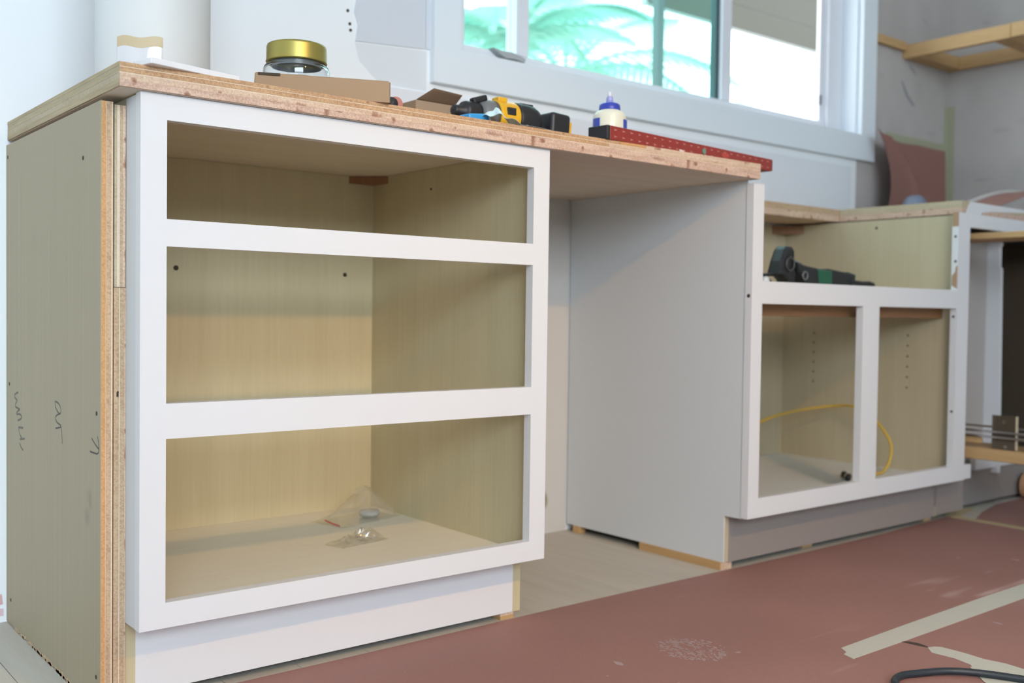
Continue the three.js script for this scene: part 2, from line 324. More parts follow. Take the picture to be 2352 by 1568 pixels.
// ---------------------------------------------------------------- plywood end panels
const writing = (() => {
  const Wd = 1024, Ht = 1640, cv = document.createElement('canvas'); cv.width = Wd; cv.height = Ht;
  const g = cv.getContext('2d'), z0 = -0.611, zr = 0.5502, yt = 0.8795;
  g.fillStyle = '#a79a80'; g.fillRect(0, 0, Wd, Ht);
  for (let i = 0; i < 900; i++) { const x = rnd() * Wd, l = 200 + rnd() * 900, yy = rnd() * Ht - 200; g.strokeStyle = rnd() > 0.5 ? 'rgba(150,138,112,0.07)' : 'rgba(188,178,152,0.07)'; g.lineWidth = 1 + rnd() * 5; g.beginPath(); g.moveTo(x, yy); g.bezierCurveTo(x + rnd() * 8 - 4, yy + l / 3, x + rnd() * 8 - 4, yy + l * 0.7, x + rnd() * 6 - 3, yy + l); g.stroke(); }
  const X = (z) => ((z - z0) / zr) * Wd, Y = (v) => (1 - v / yt) * Ht;
  const S = [[-526,432,-544,429,-553,424,-548,420,-528,418,-544,411,-547,405,-532,404,-515,403],[-515,402,-535,397,-538,391,-518,395,-499,392,-503,387,-527,382],[-522,370,-492,372],[-521,368,-515,357,-502,354],[-512,350,-481,354],[-515,342,-506,336,-492,333],
    [-292,434,-294,428,-282,420,-266,415,-258,419,-261,428,-275,433,-288,434],[-266,416,-288,412,-291,405,-278,400,-261,399,-257,396,-268,394,-288,391],[-257,395,-253,381,-251,371],[-101,394,-86,387,-68,382],[-74,399,-68,390,-67,379,-74,374,-90,374,-109,374]];
  g.lineCap = g.lineJoin = 'round';
  S.forEach((s, k) => {
    g.strokeStyle = k < 6 ? 'rgba(70,68,56,0.78)' : 'rgba(48,46,36,0.92)'; g.lineWidth = k < 6 ? 6.5 : 4.5;
    g.beginPath(); g.moveTo(X(s[0] / 1000), Y(s[1] / 1000));
    for (let i = 2; i < s.length; i += 2) { const nx = X(s[i] / 1000), ny = Y(s[i + 1] / 1000); if (i + 2 < s.length) g.quadraticCurveTo(nx, ny, (nx + X(s[i + 2] / 1000)) / 2, (ny + Y(s[i + 3] / 1000)) / 2); else g.lineTo(nx, ny); }
    g.stroke();
  });
  for (const [z, v, r, a] of [[-0.112, 0.307, 15, 0.2], [-0.122, 0.276, 17, 0.2], [-0.108, 0.295, 10, 0.14], [-0.42, 0.70, 25, 0.05]]) { const q = g.createRadialGradient(X(z), Y(v), 0, X(z), Y(v), r * 2); q.addColorStop(0, `rgba(80,70,60,${a})`); q.addColorStop(1, 'rgba(80,70,60,0)'); g.fillStyle = q; g.fillRect(X(z) - 60, Y(v) - 60, 120, 120); }
  const t = new THREE.CanvasTexture(cv); t.colorSpace = THREE.SRGBColorSpace; return t;
})();
{
  const p = thing('plywood_panel', 'outer plywood end panel with pencil writing, left of the drawer cabinet', 'panel', [-0.026, 0, -0.336]);
  const z0 = -0.6105, zf = -0.0608;
  // veneer face that carries the writing; its lower edge is scribed roughly to the floor
  const geo = new THREE.BoxGeometry(0.0011, 0.8775, zf - z0);
  const uv = geo.attributes.uv, ps = geo.attributes.position;
  for (let i = 0; i < uv.count; i++) uv.setXY(i, (ps.getZ(i) + (zf - z0) / 2) / 0.5502, (ps.getY(i) + 0.4408) / 0.8795);
  at(mesh('face_veneer', geo, new THREE.MeshStandardMaterial({ map: writing, roughness: 0.6 }), p, 'grey veneer face with pencil words and an arrow'), -0.03435 - p.position.x, 0.0025 + 0.8775 / 2, (z0 + zf) / 2 - p.position.z);
  const plies = [[-0.0338, -0.0280, M.plyOrange, 0.0004], [-0.0280, -0.0271, M.plyLine, 0.0009], [-0.0271, -0.0202, M.plyTan, 0.0002], [-0.0202, -0.0181, M.plyLine, 0.0006]];
  for (const [a, b, m, d] of plies) box('ply', m, p, a, b, 0.001, 0.8795, z0, zf - d + 0.0006, { r: 0 });
  for (const [yy, z] of [[0.807, -0.144], [0.857, -0.597], [0.444, -0.587], [0.433, -0.078], [0.048, -0.578], [0.049, -0.078]]) disc('screw', M.hole, p, [-0.0349, yy, z], [-1, 0, 0], 0.0032, 0.0012);
  // splintered saw edge along the floor
  const ch = []; for (let i = 0; i < 60; i++) { const z = -0.20 - rnd() * 0.40 * Math.pow(rnd(), 0.7), s = 0.002 + rnd() * 0.004; const q = new THREE.BoxGeometry(0.0016, s, s * 2.4); q.rotateX(rnd() * 0.8 - 0.4); q.translate(-0.0354 - p.position.x, 0.001 + s * 0.4, z - p.position.z); ch.push(q); }
  const splinters = mesh('splintered_edge', mergeGeometries(ch), M.plyTan, p); splinters.userData.kind = 'stuff';
}
{
  const p = thing('plywood_panel', 'inner plywood panel in two lengths, between outer panel and white drawer cabinet', 'panel', [-0.007, 0, -0.336]);
  const z0 = -0.6105, zf = -0.0610;
  for (const [a, b, m, d] of [[-0.0158, -0.0122, M.plyGrey, 0.0004], [-0.0122, -0.0083, M.plyLine, 0.0002], [-0.0083, -0.0043, M.plyTan, 0.0005], [-0.0043, 0.0000, M.plyPale, 0.0001]]) box('ply', m, p, a, b, 0.6158, 0.8762, z0, zf - d, { r: 0 });
  for (const [a, b, m, d] of [[-0.0164, -0.0092, M.plyTan, 0.0004], [-0.0092, -0.0081, M.plyLine, 0.0001], [-0.0081, -0.0012, M.plyTan, 0.0004], [-0.0012, 0.0003, M.plyPale, 0.0002]]) box('ply', m, p, a, b, 0.0, 0.6150, z0, zf - d + 0.0008, { r: 0 });
  prism('knot_hole', M.hole, p, 'z', [[-0.0128, 0.4575], [-0.0098, 0.4575], [-0.0095, 0.465], [-0.0108, 0.4665], [-0.0125, 0.4635]], zf - 0.001, zf + 0.0008);
}

// ---------------------------------------------------------------- plywood counter over cabinet and gap
const CT = 0.9225, CB = 0.8894, CF = 0.0103, CX0 = -0.0329, CX1 = 1.3646;
{
  const c = thing('countertop', 'raw plywood countertop laid over the drawer cabinet and the dishwasher gap', 'countertop', [0.67, CB, -0.3]);
  const h = CT - CB;
  let yv = CT;
  // each length of each ply: [share of thickness, material, butt joints along x]
  for (const [f, m, cuts, d, dl] of [[0.17, M.plyBrown, [0.925, 1.0], 0.0003, 0], [0.045, M.plyLine, [], 0.0009, 0.0004], [0.19, M.plyBrown, [0.895], 0, 0.0004], [0.055, M.plyLine, [], 0.0007, 0], [0.25, M.plyPale, [0.6], 0.0002, 0.0003], [0.29, M.plyPink, [1.16], 0.0005, 0.0001]]) {
    const y1 = yv, y0 = yv - f * h, xs = [CX0 + dl + 0.0012, ...cuts, CX1 - dl];
    box('ply_end', m === M.plyBrown || m === M.plyPink ? M.plyEnd : M.plyGrey, c, CX0 + dl, CX0 + dl + 0.0012, y0, y1, ZW + 0.001, CF - d, { r: 0, g: 'z' });  // long-grain end; its greyer tone paints in the light on that side
    for (let i = 0; i + 1 < xs.length; i++) {
      const mm = i && m === M.plyBrown ? (i === 1 && cuts.length === 2 ? M.plyOrange : M.plyPale) : i && m === M.plyPale ? M.plyPink : m;
      box('ply', mm, c, xs[i] + (i ? 0.0005 : 0), xs[i + 1], y0, y1, ZW + 0.001, CF - d, { r: 0, g: 'x' });
    }
    yv = y0;
  }
  box('underside_veneer', M.under, c, CX0 + 0.004, CX1 - 0.004, CB - 0.0006, CB + 0.0004, ZW + 0.002, CF - 0.004, { r: 0, g: 'x' });
}

// ---------------------------------------------------------------- sink base cabinet (right)
const S0 = 1.3552, S1 = 2.3216;
{
  const c = thing('base_cabinet', 'white sink base cabinet with open top and two door openings, right of the gap', 'cabinet', [1.84, 0, -0.3]);
  const W = M.white;
  box('stile', W, c, S0, 1.3926, 0.1295, 0.881, -FT, 0, { r: 0 });
  const rs = box('stile', W, c, 2.2583, S1, 0.1295, 0.881, -FT, 0, { r: 0 });
  box('rail', W, c, 1.3926, 2.2583, 0.6138, 0.6644, -FT, 0, { r: 0, g: 'x' });
  box('rail', W, c, 1.3926, 2.2583, 0.1295, 0.1735, -FT, 0, { r: 0, g: 'x' });
  box('mullion', W, c, 1.7965, 1.87, 0.1735, 0.6138, -FT, 0, { r: 0 });
  box('rail_end', W, c, S1, 2.362, 0.131, 0.1715, -FT, -0.001);
  const notch = [[0.0195, 0.127], [0.068, 0.127], [0.068, 0.0185], [0.605, 0.0185], [0.605, 0.8885], [0.0195, 0.8885]];
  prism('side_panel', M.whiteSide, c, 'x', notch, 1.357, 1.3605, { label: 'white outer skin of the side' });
  prism('side_panel', M.mapleGrey, c, 'x', notch.map(([a, b]) => [a + (a < 0.06 ? 0.0005 : 0), Math.min(b, 0.881)]), 1.3605, 1.374);
  prism('side_panel', M.mapleGrey, c, 'x', notch.map(([a, b]) => [a, Math.min(b, 0.876)]), 2.285, 2.30);
  box('back_panel', M.mapleGrey, c, 1.374, 2.285, 0.13, 0.876, -0.605, -0.5975, { r: 0 });
  box('bottom_panel', M.bottomGrey, c, 1.374, 2.285, 0.124, 0.140, -0.5975, -FT, { g: 'x' });
  prism('corner_block', M.redWood, c, 'y', [[2.285, 0.5975], [2.215, 0.5975], [2.285, 0.527]], 0.848, 0.874);
  box('support_rail', M.redWood, c, 1.376, 2.283, 0.586, 0.662, -0.075, -0.056, { g: 'x', label: 'brown wood support behind the middle rail' });
  box('support_shelf', M.mapleGrey, c, 1.376, 2.283, 0.648, 0.662, -0.34, -0.075, { g: 'x' });
  box('toe_kick', M.toeShaded, c, 1.3745, 2.276, 0.0165, 0.124, -0.080, -0.068, { g: 'x' });
  box('toe_kick', M.toeShaded, c, 2.278, 2.452, 0.020, 0.128, -0.080, -0.068, { g: 'x' });
  for (const [z0, z1] of [[-0.33, -0.073], [-0.575, -0.55]]) box('shim', M.pine, c, 1.352, 1.376, 0, 0.0185, z0, z1, { g: 'z' });
  box('shim', M.plyPale, c, 1.356, 1.392, 0, 0.0165, -0.0805, -0.0715, { g: 'x' });
  for (const x of [1.7, 2.28]) box('shim', M.pine, c, x, x + 0.04, 0, 0.0165, -0.3, -0.095, { g: 'z' });
  box('shim', M.pine, c, 2.262, 2.30, 0, 0.0185, -0.575, -0.45, { g: 'z' });
  disc('screw_hole', M.hole, c, [S0, 0.6308, -0.0085], [-1, 0, 0], 0.0042);
  for (const [yy, z] of [[0.8138, -0.009], [0.7448, -0.0075], [0.591, -0.0094], [0.326, -0.008]]) disc('screw_hole', M.hole, c, [2.2583, yy, z], [-1, 0, 0], 0.0036);
  const raw = std([0.42, 0.27, 0.17], 0.8);
  box('bare_wood', raw, c, 2.2576, 2.2583, 0.842, 0.882, -0.0185, -0.0005, { r: 0 });
  prism('bare_wood', raw, c, 'x', [[0.001, 0.733], [0.006, 0.73], [0.008, 0.715], [0.017, 0.705], [0.017, 0.678], [0.001, 0.668]], 2.2576, 2.2583);
  for (let k = 0; k < 6; k++) disc('shelf_pin_hole', M.hole, c, [2.285, 0.5348 - k * 0.0305, -0.16], [-1, 0, 0], 0.0028);
  for (let k = 0; k < 6; k++) disc('shelf_pin_hole', M.hole, c, [2.285, 0.5348 - k * 0.0305, -0.48], [-1, 0, 0], 0.0028);
  disc('screw', M.hole, c, [2.285, 0.853, -0.27], [-1, 0, 0], 0.004);
}
{
  const c = thing('countertop', 'raw plywood countertop strip around the sink cutout and into the corner', 'countertop', [2.4, 0.882, -0.4]);
  const yb = 0.8815, yt = 0.9195;
  for (const [a, b, m, m2] of [[yb, yb + 0.019, M.plyPale, M.plyPink], [yb + 0.019, yt, M.plyTan, M.plyGrey]]) {
    box('ply', m, c, CX1 + 0.001, 2.3105, a, b, ZW + 0.013, -0.4145, { r: 0.0006, g: 'x' });
    box('ply', m2, c, 2.3112, XR - 0.002, a, b, ZW + 0.013, -0.022, { r: 0.0006, g: 'z' });
  }
  const smear = std([0.74, 0.74, 0.75], 0.6);
  prism('paint_smear', smear, c, 'z', [[2.335, 0.884], [2.42, 0.883], [2.43, 0.893], [2.48, 0.899], [2.60, 0.905], [2.72, 0.912], [2.72, 0.919], [2.36, 0.919], [2.345, 0.903]], -0.0225, -0.0212);
}

// ---------------------------------------------------------------- corner cabinet beyond the sink base
{
  const c = thing('corner_cabinet', 'unfinished white corner cabinet with dark open interior, right of the sink base', 'cabinet', [2.8, 0, -0.3]);
  box('top_rail', M.white, c, S1 + 0.0005, 3.305, 0.8426, 0.8812, -FT, 0, { g: 'x' });
  box('filler_panel', std([0.46, 0.42, 0.39], 0.6), c, 2.306, 2.728, 0.10, 0.84, -0.165, -0.15);
  prism('filler_post', M.white, c, 'x', [[0.10, 0.10], [0.113, 0.10], [0.165, 0.10], [0.165, 0.835], [0.113, 0.835], [0.108, 0.82], [0.113, 0.812], [0.113, 0.752], [0.108, 0.744]].map(([a, b]) => [a, b]), 2.7285, 2.745);
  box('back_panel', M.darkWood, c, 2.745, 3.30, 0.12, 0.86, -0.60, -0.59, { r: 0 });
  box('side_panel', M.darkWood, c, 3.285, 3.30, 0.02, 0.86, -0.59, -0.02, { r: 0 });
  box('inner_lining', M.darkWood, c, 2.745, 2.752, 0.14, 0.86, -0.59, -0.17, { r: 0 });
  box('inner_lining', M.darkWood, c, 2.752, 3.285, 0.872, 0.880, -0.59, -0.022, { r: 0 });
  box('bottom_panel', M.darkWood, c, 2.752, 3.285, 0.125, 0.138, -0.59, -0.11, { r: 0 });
  box('bottom_rail', M.white, c, 2.60, 3.285, 0.118, 0.160, -0.125, -0.108, { g: 'x' });
  box('toe_kick', M.toeShaded, c, 2.454, 3.28, 0.012, 0.118, -0.135, -0.122, { g: 'x' });
  for (const x of [2.47, 3.2]) box('shim', M.pine, c, x, x + 0.05, 0, 0.012, -0.2, -0.123, { g: 'x' });
  box('shim', M.pine, c, 3.24, 3.29, 0, 0.02, -0.58, -0.5, { g: 'x' });
}
{
  const r = thing('pull_out_rack', 'wooden pull-out rack with chrome side rails, slid out of corner cabinet', 'rack', [2.43, 0.187, -0.05]);
  const chrome = M.steel;
  box('frame_board', M.pine, r, 2.36, 2.50, 0.811, 0.829, -0.145, 0.30, { r: 0.003, g: 'z' });
  box('base_board', M.pine, r, 2.36, 2.50, 0.187, 0.2205, -0.145, 0.30, { r: 0.003, g: 'z' });
  box('side_lip', M.pine, r, 2.37, 2.385, 0.232, 0.250, -0.145, 0.02, { r: 0.002, g: 'z' });
  box('upright', M.pine, r, 2.405, 2.455, 0.2205, 0.811, -0.147, -0.132, { r: 0.002 });
  for (const [x, y] of [[2.364, 0.2695], [2.364, 0.2545], [2.494, 0.2695], [2.494, 0.2545]]) {
    const g = new THREE.CylinderGeometry(0.0032, 0.0032, 0.44, 10); g.rotateX(Math.PI / 2);
    at(mesh('chrome_rail', g, chrome, r), x - 2.43, y - 0.187, 0.08 + 0.05);
  }
  const plate = phys([0.09, 0.07, 0.05], { roughness: 0.15, clearcoat: 0.6 });
  for (const [z0, z1] of [[0.05, 0.117], [0.150, 0.215]]) {
    const b = box('bracket_plate', plate, r, 2.374, 2.378, 0.221, 0.316, z0, z1, { r: 0.001 });
    for (const [yy, z] of [[0.298, z0 + 0.034], [0.229, z0 + 0.04]]) disc('screw', chrome, b, [2.3735, yy, z], [-1, 0, 0], 0.0045, 0.003);
    box('bracket_edge', std([0.62, 0.52, 0.36], 0.3), b, 2.372, 2.38, 0.222, 0.316, z1, z1 + 0.004, { r: 0.001 });
  }
}
{
  const t = thing('cardboard_tube', 'brown cardboard tube on the floor under the corner cabinet', 'tube', [2.93, 0.043, -0.06]);
  const g = new THREE.CylinderGeometry(0.042, 0.042, 0.09, 30); g.rotateX(Math.PI / 2);
  mesh('tube_wall', g, std([0.55, 0.30, 0.16], 0.8), t);
  const e = new THREE.TorusGeometry(0.039, 0.003, 8, 30); e.translate(0, 0, 0.045); mesh('tube_rim', e, M.kraft, t);
}

// ---------------------------------------------------------------- in the gap
{
  const g = thing('hose_loop', 'thin grey hose loop on the wall in the dishwasher gap', 'hose', [1.22, 0.06, -0.58]);
  mesh('hose_tube', tube([[-0.03, -0.057, 0.0], [-0.05, -0.01, 0], [-0.035, 0.055, 0.005], [0.0, 0.074, 0.01], [0.025, 0.055, 0.012], [0.030, 0.03, 0.012], [0.012, 0.008, 0.01], [-0.03, -0.02, 0.01], [-0.06, -0.056, 0.012]], 0.0042, 70, 8), std([0.42, 0.36, 0.28], 0.5), g);
}

// ---------------------------------------------------------------- things on the counter
{
  const r = thing('paper_roll', 'tall white roll of paper standing at the left of the counter', 'roll', [0.1245, CT, -0.30]);
  const R = 0.0925;
  lathe('roll_body', std([0.70, 0.71, 0.70], 0.55), r, [[0.001, 0], [R - 0.002, 0], [R, 0.002], [R, 0.908], [R - 0.002, 0.91], [0.03, 0.91], [0.03, 0.85], [0.001, 0.85]], 72);
  // packing tape label wrapped on the roll
  const a0 = -0.97, a1 = -0.19, arc = (y0, y1, rr) => sheet((s, t) => { const a = a0 + (a1 - a0) * s; return [Math.sin(a) * rr, y0 + (y1 - y0) * t + 0.002 * Math.sin(s * 9), Math.cos(a) * rr]; }, 20, 2, 0.0006);
  mesh('tape_label', arc(0.0815, 0.098, R + 0.0012), std([0.60, 0.48, 0.30], 0.5), r, 'beige strip of the tape label');
  mesh('clear_tape', arc(0.05, 0.0815, R + 0.001), phys([0.72, 0.72, 0.74], { roughness: 0.12, clearcoat: 1, clearcoatRoughness: 0.05 }), r, 'glossy clear tape');
}
{
  const s = thing('trim_strip', 'flat white trim strip lying on the counter corner beside the roll', 'strip', [0.075, CT, 0.009], -0.2225 + 0.0);
  s.rotation.y = 0.2155; s.rotation.z = 0.0;
  const g = new RoundedBoxGeometry(0.146, 0.0085, 0.045, 2, 0.0012);
  at(mesh('strip_board', g, std([0.84, 0.84, 0.85], 0.4), s), 0, 0.00425, -0.0185);
}
{
  const b = thing('cardboard_box', 'flat brown cardboard box under the gold-lidded jar', 'box', [0.2935, CT, -0.024], 0);
  b.rotation.y = -0.3;   // set by its two front corners
  const L = 0.212, D = 0.155, Hh = 0.0335;
  b.rotation.y = -Math.atan2(0.0206 + 0.0709, 0.3931 - 0.2042) * 0 - Math.atan2(0.0206 + 0.066, 0.393 - 0.200);
  b.position.set(0.2965, CT, -0.0227);
  at(mesh('box_body', new RoundedBoxGeometry(L, Hh, D, 1, 0.0012), M.kraft, b), 0, Hh / 2, -D / 2);
  at(mesh('lid_flap', new RoundedBoxGeometry(L * 0.985, 0.0016, D * 0.98, 1, 0.0005), M.kraft, b), 0, Hh + 0.0009, -D / 2 - 0.001);
  at(mesh('slot', new THREE.BoxGeometry(0.034, 0.0042, 0.002), M.hole, b), -L / 2 + 0.022, Hh - 0.001, 0.0002);
  at(mesh('end_flap', new THREE.BoxGeometry(0.0016, Hh * 0.96, D * 0.97), M.kraftDark, b), L / 2 + 0.0003, Hh / 2, -D / 2);
}
{
  const j = thing('glass_jar', 'squat clear jar with gold screw lid on the cardboard box', 'jar', [0.3015, CT + 0.0355, -0.125]);
  const glass = phys([0.93, 0.96, 0.97], { transmission: 1, roughness: 0.02, ior: 1.45, thickness: 0.003 });
  lathe('jar_body', glass, j, [[0.001, 0], [0.050, 0], [0.0535, 0.004], [0.055, 0.012], [0.055, 0.024], [0.053, 0.031], [0.047, 0.036], [0.0455, 0.039], [0.0455, 0.046], [0.0425, 0.046], [0.0425, 0.039], [0.044, 0.034], [0.050, 0.029], [0.052, 0.024], [0.052, 0.012], [0.050, 0.006], [0.001, 0.005]], 56);
  lathe('lid', std([0.40, 0.34, 0.09], 0.38, { metalness: 0.65 }), j, [[0.0465, 0.0375], [0.0495, 0.0375], [0.0505, 0.0395], [0.0495, 0.0415], [0.0492, 0.063], [0.048, 0.0665], [0.044, 0.068], [0.001, 0.068]], 64);
  lathe('inner_ring', std([0.25, 0.26, 0.28], 0.3), j, [[0.040, 0.031], [0.0415, 0.031], [0.0415, 0.0375], [0.040, 0.0375], [0.040, 0.031]], 48);
}
{
  const m = thing('grip_handle', 'round red and black tool grip beside the cardboard box end', 'handle', [0.447, CT + 0.0135, -0.03]);
  const g = new THREE.CapsuleGeometry(0.0118, 0.05, 8, 20); g.rotateX(Math.PI / 2); g.rotateY(-0.5);
  at(mesh('rubber_grip', g, M.blackRubber, m), 0.001, 0, -0.035);
  const e = new THREE.CylinderGeometry(0.0122, 0.0122, 0.012, 24); e.rotateX(Math.PI / 2); e.rotateY(-0.5); at(mesh('red_collar', e, std([0.45, 0.13, 0.09], 0.5), m), -0.0035, 0, -0.012);
}
{
  const o = thing('open_carton', 'small brown carton with its flap bent up, left of the drill', 'carton', [0.63, CT, -0.2]);
  const w = 0.088, m2 = M.kraft;
  box('front_wall', std([0.36, 0.27, 0.19], 0.85), o, 0.5775, 0.6655, CT, 0.9835, -0.182, -0.1795, { r: 0 });
  box('back_wall', m2, o, 0.5775, 0.6655, CT, 0.9835, -0.282, -0.2795, { r: 0 });
  box('side_wall', m2, o, 0.5755, 0.5775, CT, 0.9835, -0.282, -0.1795, { r: 0 });
  box('side_wall', m2, o, 0.6655, 0.6675, CT, 0.9835, -0.282, -0.1795, { r: 0 });
  const f = sheet((s, t) => [0.5775 + (0.025 + 0.07 * s) * t + 0.088 * s * (1 - t) - 0.005 * t * s, 0.984 + 0.021 * t - 0.004 * s * t, -0.1805 + 0.022 * t], 6, 6, 0.0018);
  f.translate(-0.63, -CT, 0.2); mesh('top_flap', f, M.kraftDark, o, 'bent flap with underside shade in its colour');  // dark kraft paints in the shade of the flap underside
}
{
  // cordless drill lying on its side, nose to the left
  const d = thing('power_drill', 'yellow and black cordless drill lying on the counter behind plastic scraps', 'drill', [0.722, CT, -0.10]);
  const cyl = (pts) => { const g = new THREE.LatheGeometry(pts.map((p) => new THREE.Vector2(...p)), 36); g.rotateZ(-Math.PI / 2); return g; };
  const put = (n, g, m, l) => at(mesh(n, g, m, d, l), 0, 0.034, 0);
  put('chuck', cyl([[0.001, -0.118], [0.008, -0.118], [0.0105, -0.114], [0.012, -0.098], [0.0185, -0.096], [0.0205, -0.09], [0.0215, -0.07], [0.020, -0.062], [0.001, -0.062]]), M.black);
  put('gear_housing', cyl([[0.001, -0.063], [0.022, -0.062], [0.026, -0.052], [0.0285, -0.04], [0.029, -0.026], [0.001, -0.026]]), M.grey, 'grey gear housing');
  put('body', cyl([[0.001, -0.028], [0.0295, -0.027], [0.0312, -0.022], [0.0315, 0.018], [0.030, 0.022], [0.001, 0.022]]), M.yellow, 'yellow body');
  put('motor_end', cyl([[0.001, 0.020], [0.0305, 0.020], [0.0325, 0.026], [0.0330, 0.045], [0.0318, 0.062], [0.027, 0.074], [0.019, 0.080], [0.001, 0.082]]), M.black, 'black motor end');
  for (const a of [-0.5, -0.2, 0.1, 0.4]) { const g = new RoundedBoxGeometry(0.026, 0.003, 0.003, 1, 0.001); g.translate(0.05, 0.0325, 0); g.rotateX(a); put('vent_slot', g, M.blackRubber); }
  const clip = new RoundedBoxGeometry(0.022, 0.009, 0.022, 2, 0.002); clip.translate(-0.012, 0.0315, 0.004); put('speed_selector', clip, M.yellow);
  const ring = new RoundedBoxGeometry(0.034, 0.012, 0.016, 2, 0.004); ring.rotateZ(0.32); ring.translate(-0.062, 0.026, 0.004); put('mode_ring', ring, M.black);
  const br = new RoundedBoxGeometry(0.02, 0.014, 0.004, 1, 0.001); br.translate(-0.004, 0.008, 0.0312); put('name_plate', br, M.black);
  // handle and battery lie back along the counter
  const hd = new RoundedBoxGeometry(0.05, 0.034, 0.036, 3, 0.012); hd.translate(0.085, -0.017, -0.004); put('handle', hd, M.black);
  const bt = new RoundedBoxGeometry(0.050, 0.054, 0.064, 3, 0.008); bt.rotateZ(-0.06); bt.translate(0.121, -0.0055, 0.0); put('battery', bt, M.black);
  const by = new RoundedBoxGeometry(0.008, 0.036, 0.03, 2, 0.003); by.rotateZ(-0.06); by.translate(0.1485, -0.010, 0.012); put('battery_release', by, M.yellow);
}
{
  const b = thing('blue_packet', 'small bright blue packet under the drill nose', 'packet', [0.62, CT, -0.055], 0.1);
  const g = new RoundedBoxGeometry(0.05, 0.018, 0.03, 2, 0.004); g.rotateZ(0.12); at(mesh('packet_body', g, std([0.05, 0.36, 0.78], 0.3), b), 0, 0.0125, 0);
  const e = new RoundedBoxGeometry(0.006, 0.016, 0.0302, 1, 0.002); e.rotateZ(0.12); at(mesh('packet_end', e, std([0.6, 0.72, 0.85], 0.4), b), 0.0255, 0.0155, 0);
}
{
  const p = thing('plastic_scrap', 'crumpled pale teal plastic wrapper in front of the drill', 'wrapper', [0.672, CT, -0.030]);
  const m = phys([0.62, 0.80, 0.86], { roughness: 0.4 });
  const f = sheet((s, t) => {
    const x = -0.045 + 0.095 * s, pk = Math.max(0, 1 - Math.abs(s - 0.36) / 0.36) * (1 - 0.15 * t);
    return [x, 0.004 + 0.012 * (1 - s) + 0.028 * pk * (1 - 0.75 * t) + 0.003 * Math.sin(s * 17 + t * 5), -0.012 + 0.03 * t + 0.004 * Math.sin(s * 11)];
  }, 26, 10, 0.0005);
  mesh('wrapper_film', f, m, p);
}
{
  const p = thing('paper_sheet', 'thin grey-white paper sheet lying in front of the drill handle', 'sheet', [0.80, CT + 0.001, -0.05]);
  const f = sheet((s, t) => [-0.10 + 0.19 * s, 0.0165 - 0.005 * s + 0.0015 * Math.sin(s * 7) - 0.012 * t, -0.012 + 0.055 * t - 0.01 * s], 20, 8, 0.0006);
  mesh('paper_body', f, std([0.62, 0.66, 0.70], 0.7), p);
}
{
  const b = thing('glue_bottle', 'small cream glue bottle with blue cap behind the red level', 'bottle', [1.0035, CT, -0.10]);
  lathe('bottle_body', phys([0.80, 0.80, 0.66], { roughness: 0.3 }), b, [[0.001, 0], [0.033, 0], [0.0355, 0.003], [0.036, 0.05], [0.0345, 0.072], [0.030, 0.080], [0.0205, 0.086], [0.018, 0.090], [0.001, 0.091]], 44);
  lathe('cap', std([0.035, 0.06, 0.45], 0.35), b, [[0.001, 0.0845], [0.0215, 0.0845], [0.0225, 0.087], [0.0215, 0.0965], [0.017, 0.100], [0.009, 0.101], [0.001, 0.101]], 40, 'dark blue cap');
  lathe('nozzle', phys([0.35, 0.38, 0.75], { roughness: 0.3 }), b, [[0.001, 0.100], [0.0078, 0.100], [0.0066, 0.113], [0.0045, 0.115], [0.001, 0.115]], 24);
  lathe('nozzle_tip', phys([0.72, 0.76, 0.80], { roughness: 0.25 }), b, [[0.001, 0.1145], [0.0052, 0.1145], [0.0042, 0.1225], [0.002, 0.1245], [0.001, 0.1245]], 20);
  const patch = (a0, a1, y0, y1, m, n) => mesh(n, sheet((s, t) => { const a = a0 + (a1 - a0) * s; return [Math.sin(a) * 0.0362, y0 + (y1 - y0) * t, Math.cos(a) * 0.0362]; }, 10, 2, 0.0008), m, b);
  const blue = std([0.04, 0.09, 0.50], 0.4);
  patch(0.15, 0.75, 0.044, 0.064, blue, 'label_patch'); patch(-1.95, -1.35, 0.046, 0.066, blue, 'label_patch'); patch(-1.8, 0.5, 0.012, 0.044, std([0.72, 0.33, 0.05], 0.4), 'label_band');
}
const levelTex = (() => {
  const w = 2048, h = 96, cv = document.createElement('canvas'); cv.width = w; cv.height = h; const g = cv.getContext('2d');
  g.fillStyle = '#93372f'; g.fillRect(0, 0, w, h);
  for (let i = 0; i < 500; i++) { g.fillStyle = `rgba(${rnd() > 0.5 ? '120,36,30' : '160,66,56'},0.12)`; g.fillRect(rnd() * w, rnd() * h, 8 + rnd() * 60, 2 + rnd() * 8); }
  g.fillStyle = 'rgba(225,190,185,0.8)'; g.strokeStyle = 'rgba(225,190,185,0.75)'; g.lineWidth = 3;
  for (let i = 0; i < 23; i++) for (const yy of [24, 70]) {
    const x = 70 + i * 86; if (i === 11 && yy > 40) continue;
    g.beginPath(); g.moveTo(x - 10, yy - 6); g.lineTo(x + 4, yy + 2); g.lineTo(x - 10, yy + 6); g.stroke(); g.fillRect(x + 2, yy - 1, 16, 3);
  }
  g.fillStyle = 'rgba(240,230,228,0.95)'; g.beginPath(); g.ellipse(820, 78, 34, 8, 0.15, 0, 7); g.fill(); g.beginPath(); g.ellipse(872, 88, 9, 4, 0.3, 0, 7); g.fill();
  g.fillStyle = 'rgba(205,90,80,0.6)'; g.beginPath(); g.ellipse(1370, 44, 50, 20, 0, 0, 7); g.fill();
  const t = new THREE.CanvasTexture(cv); t.colorSpace = THREE.SRGBColorSpace; return t;
})();
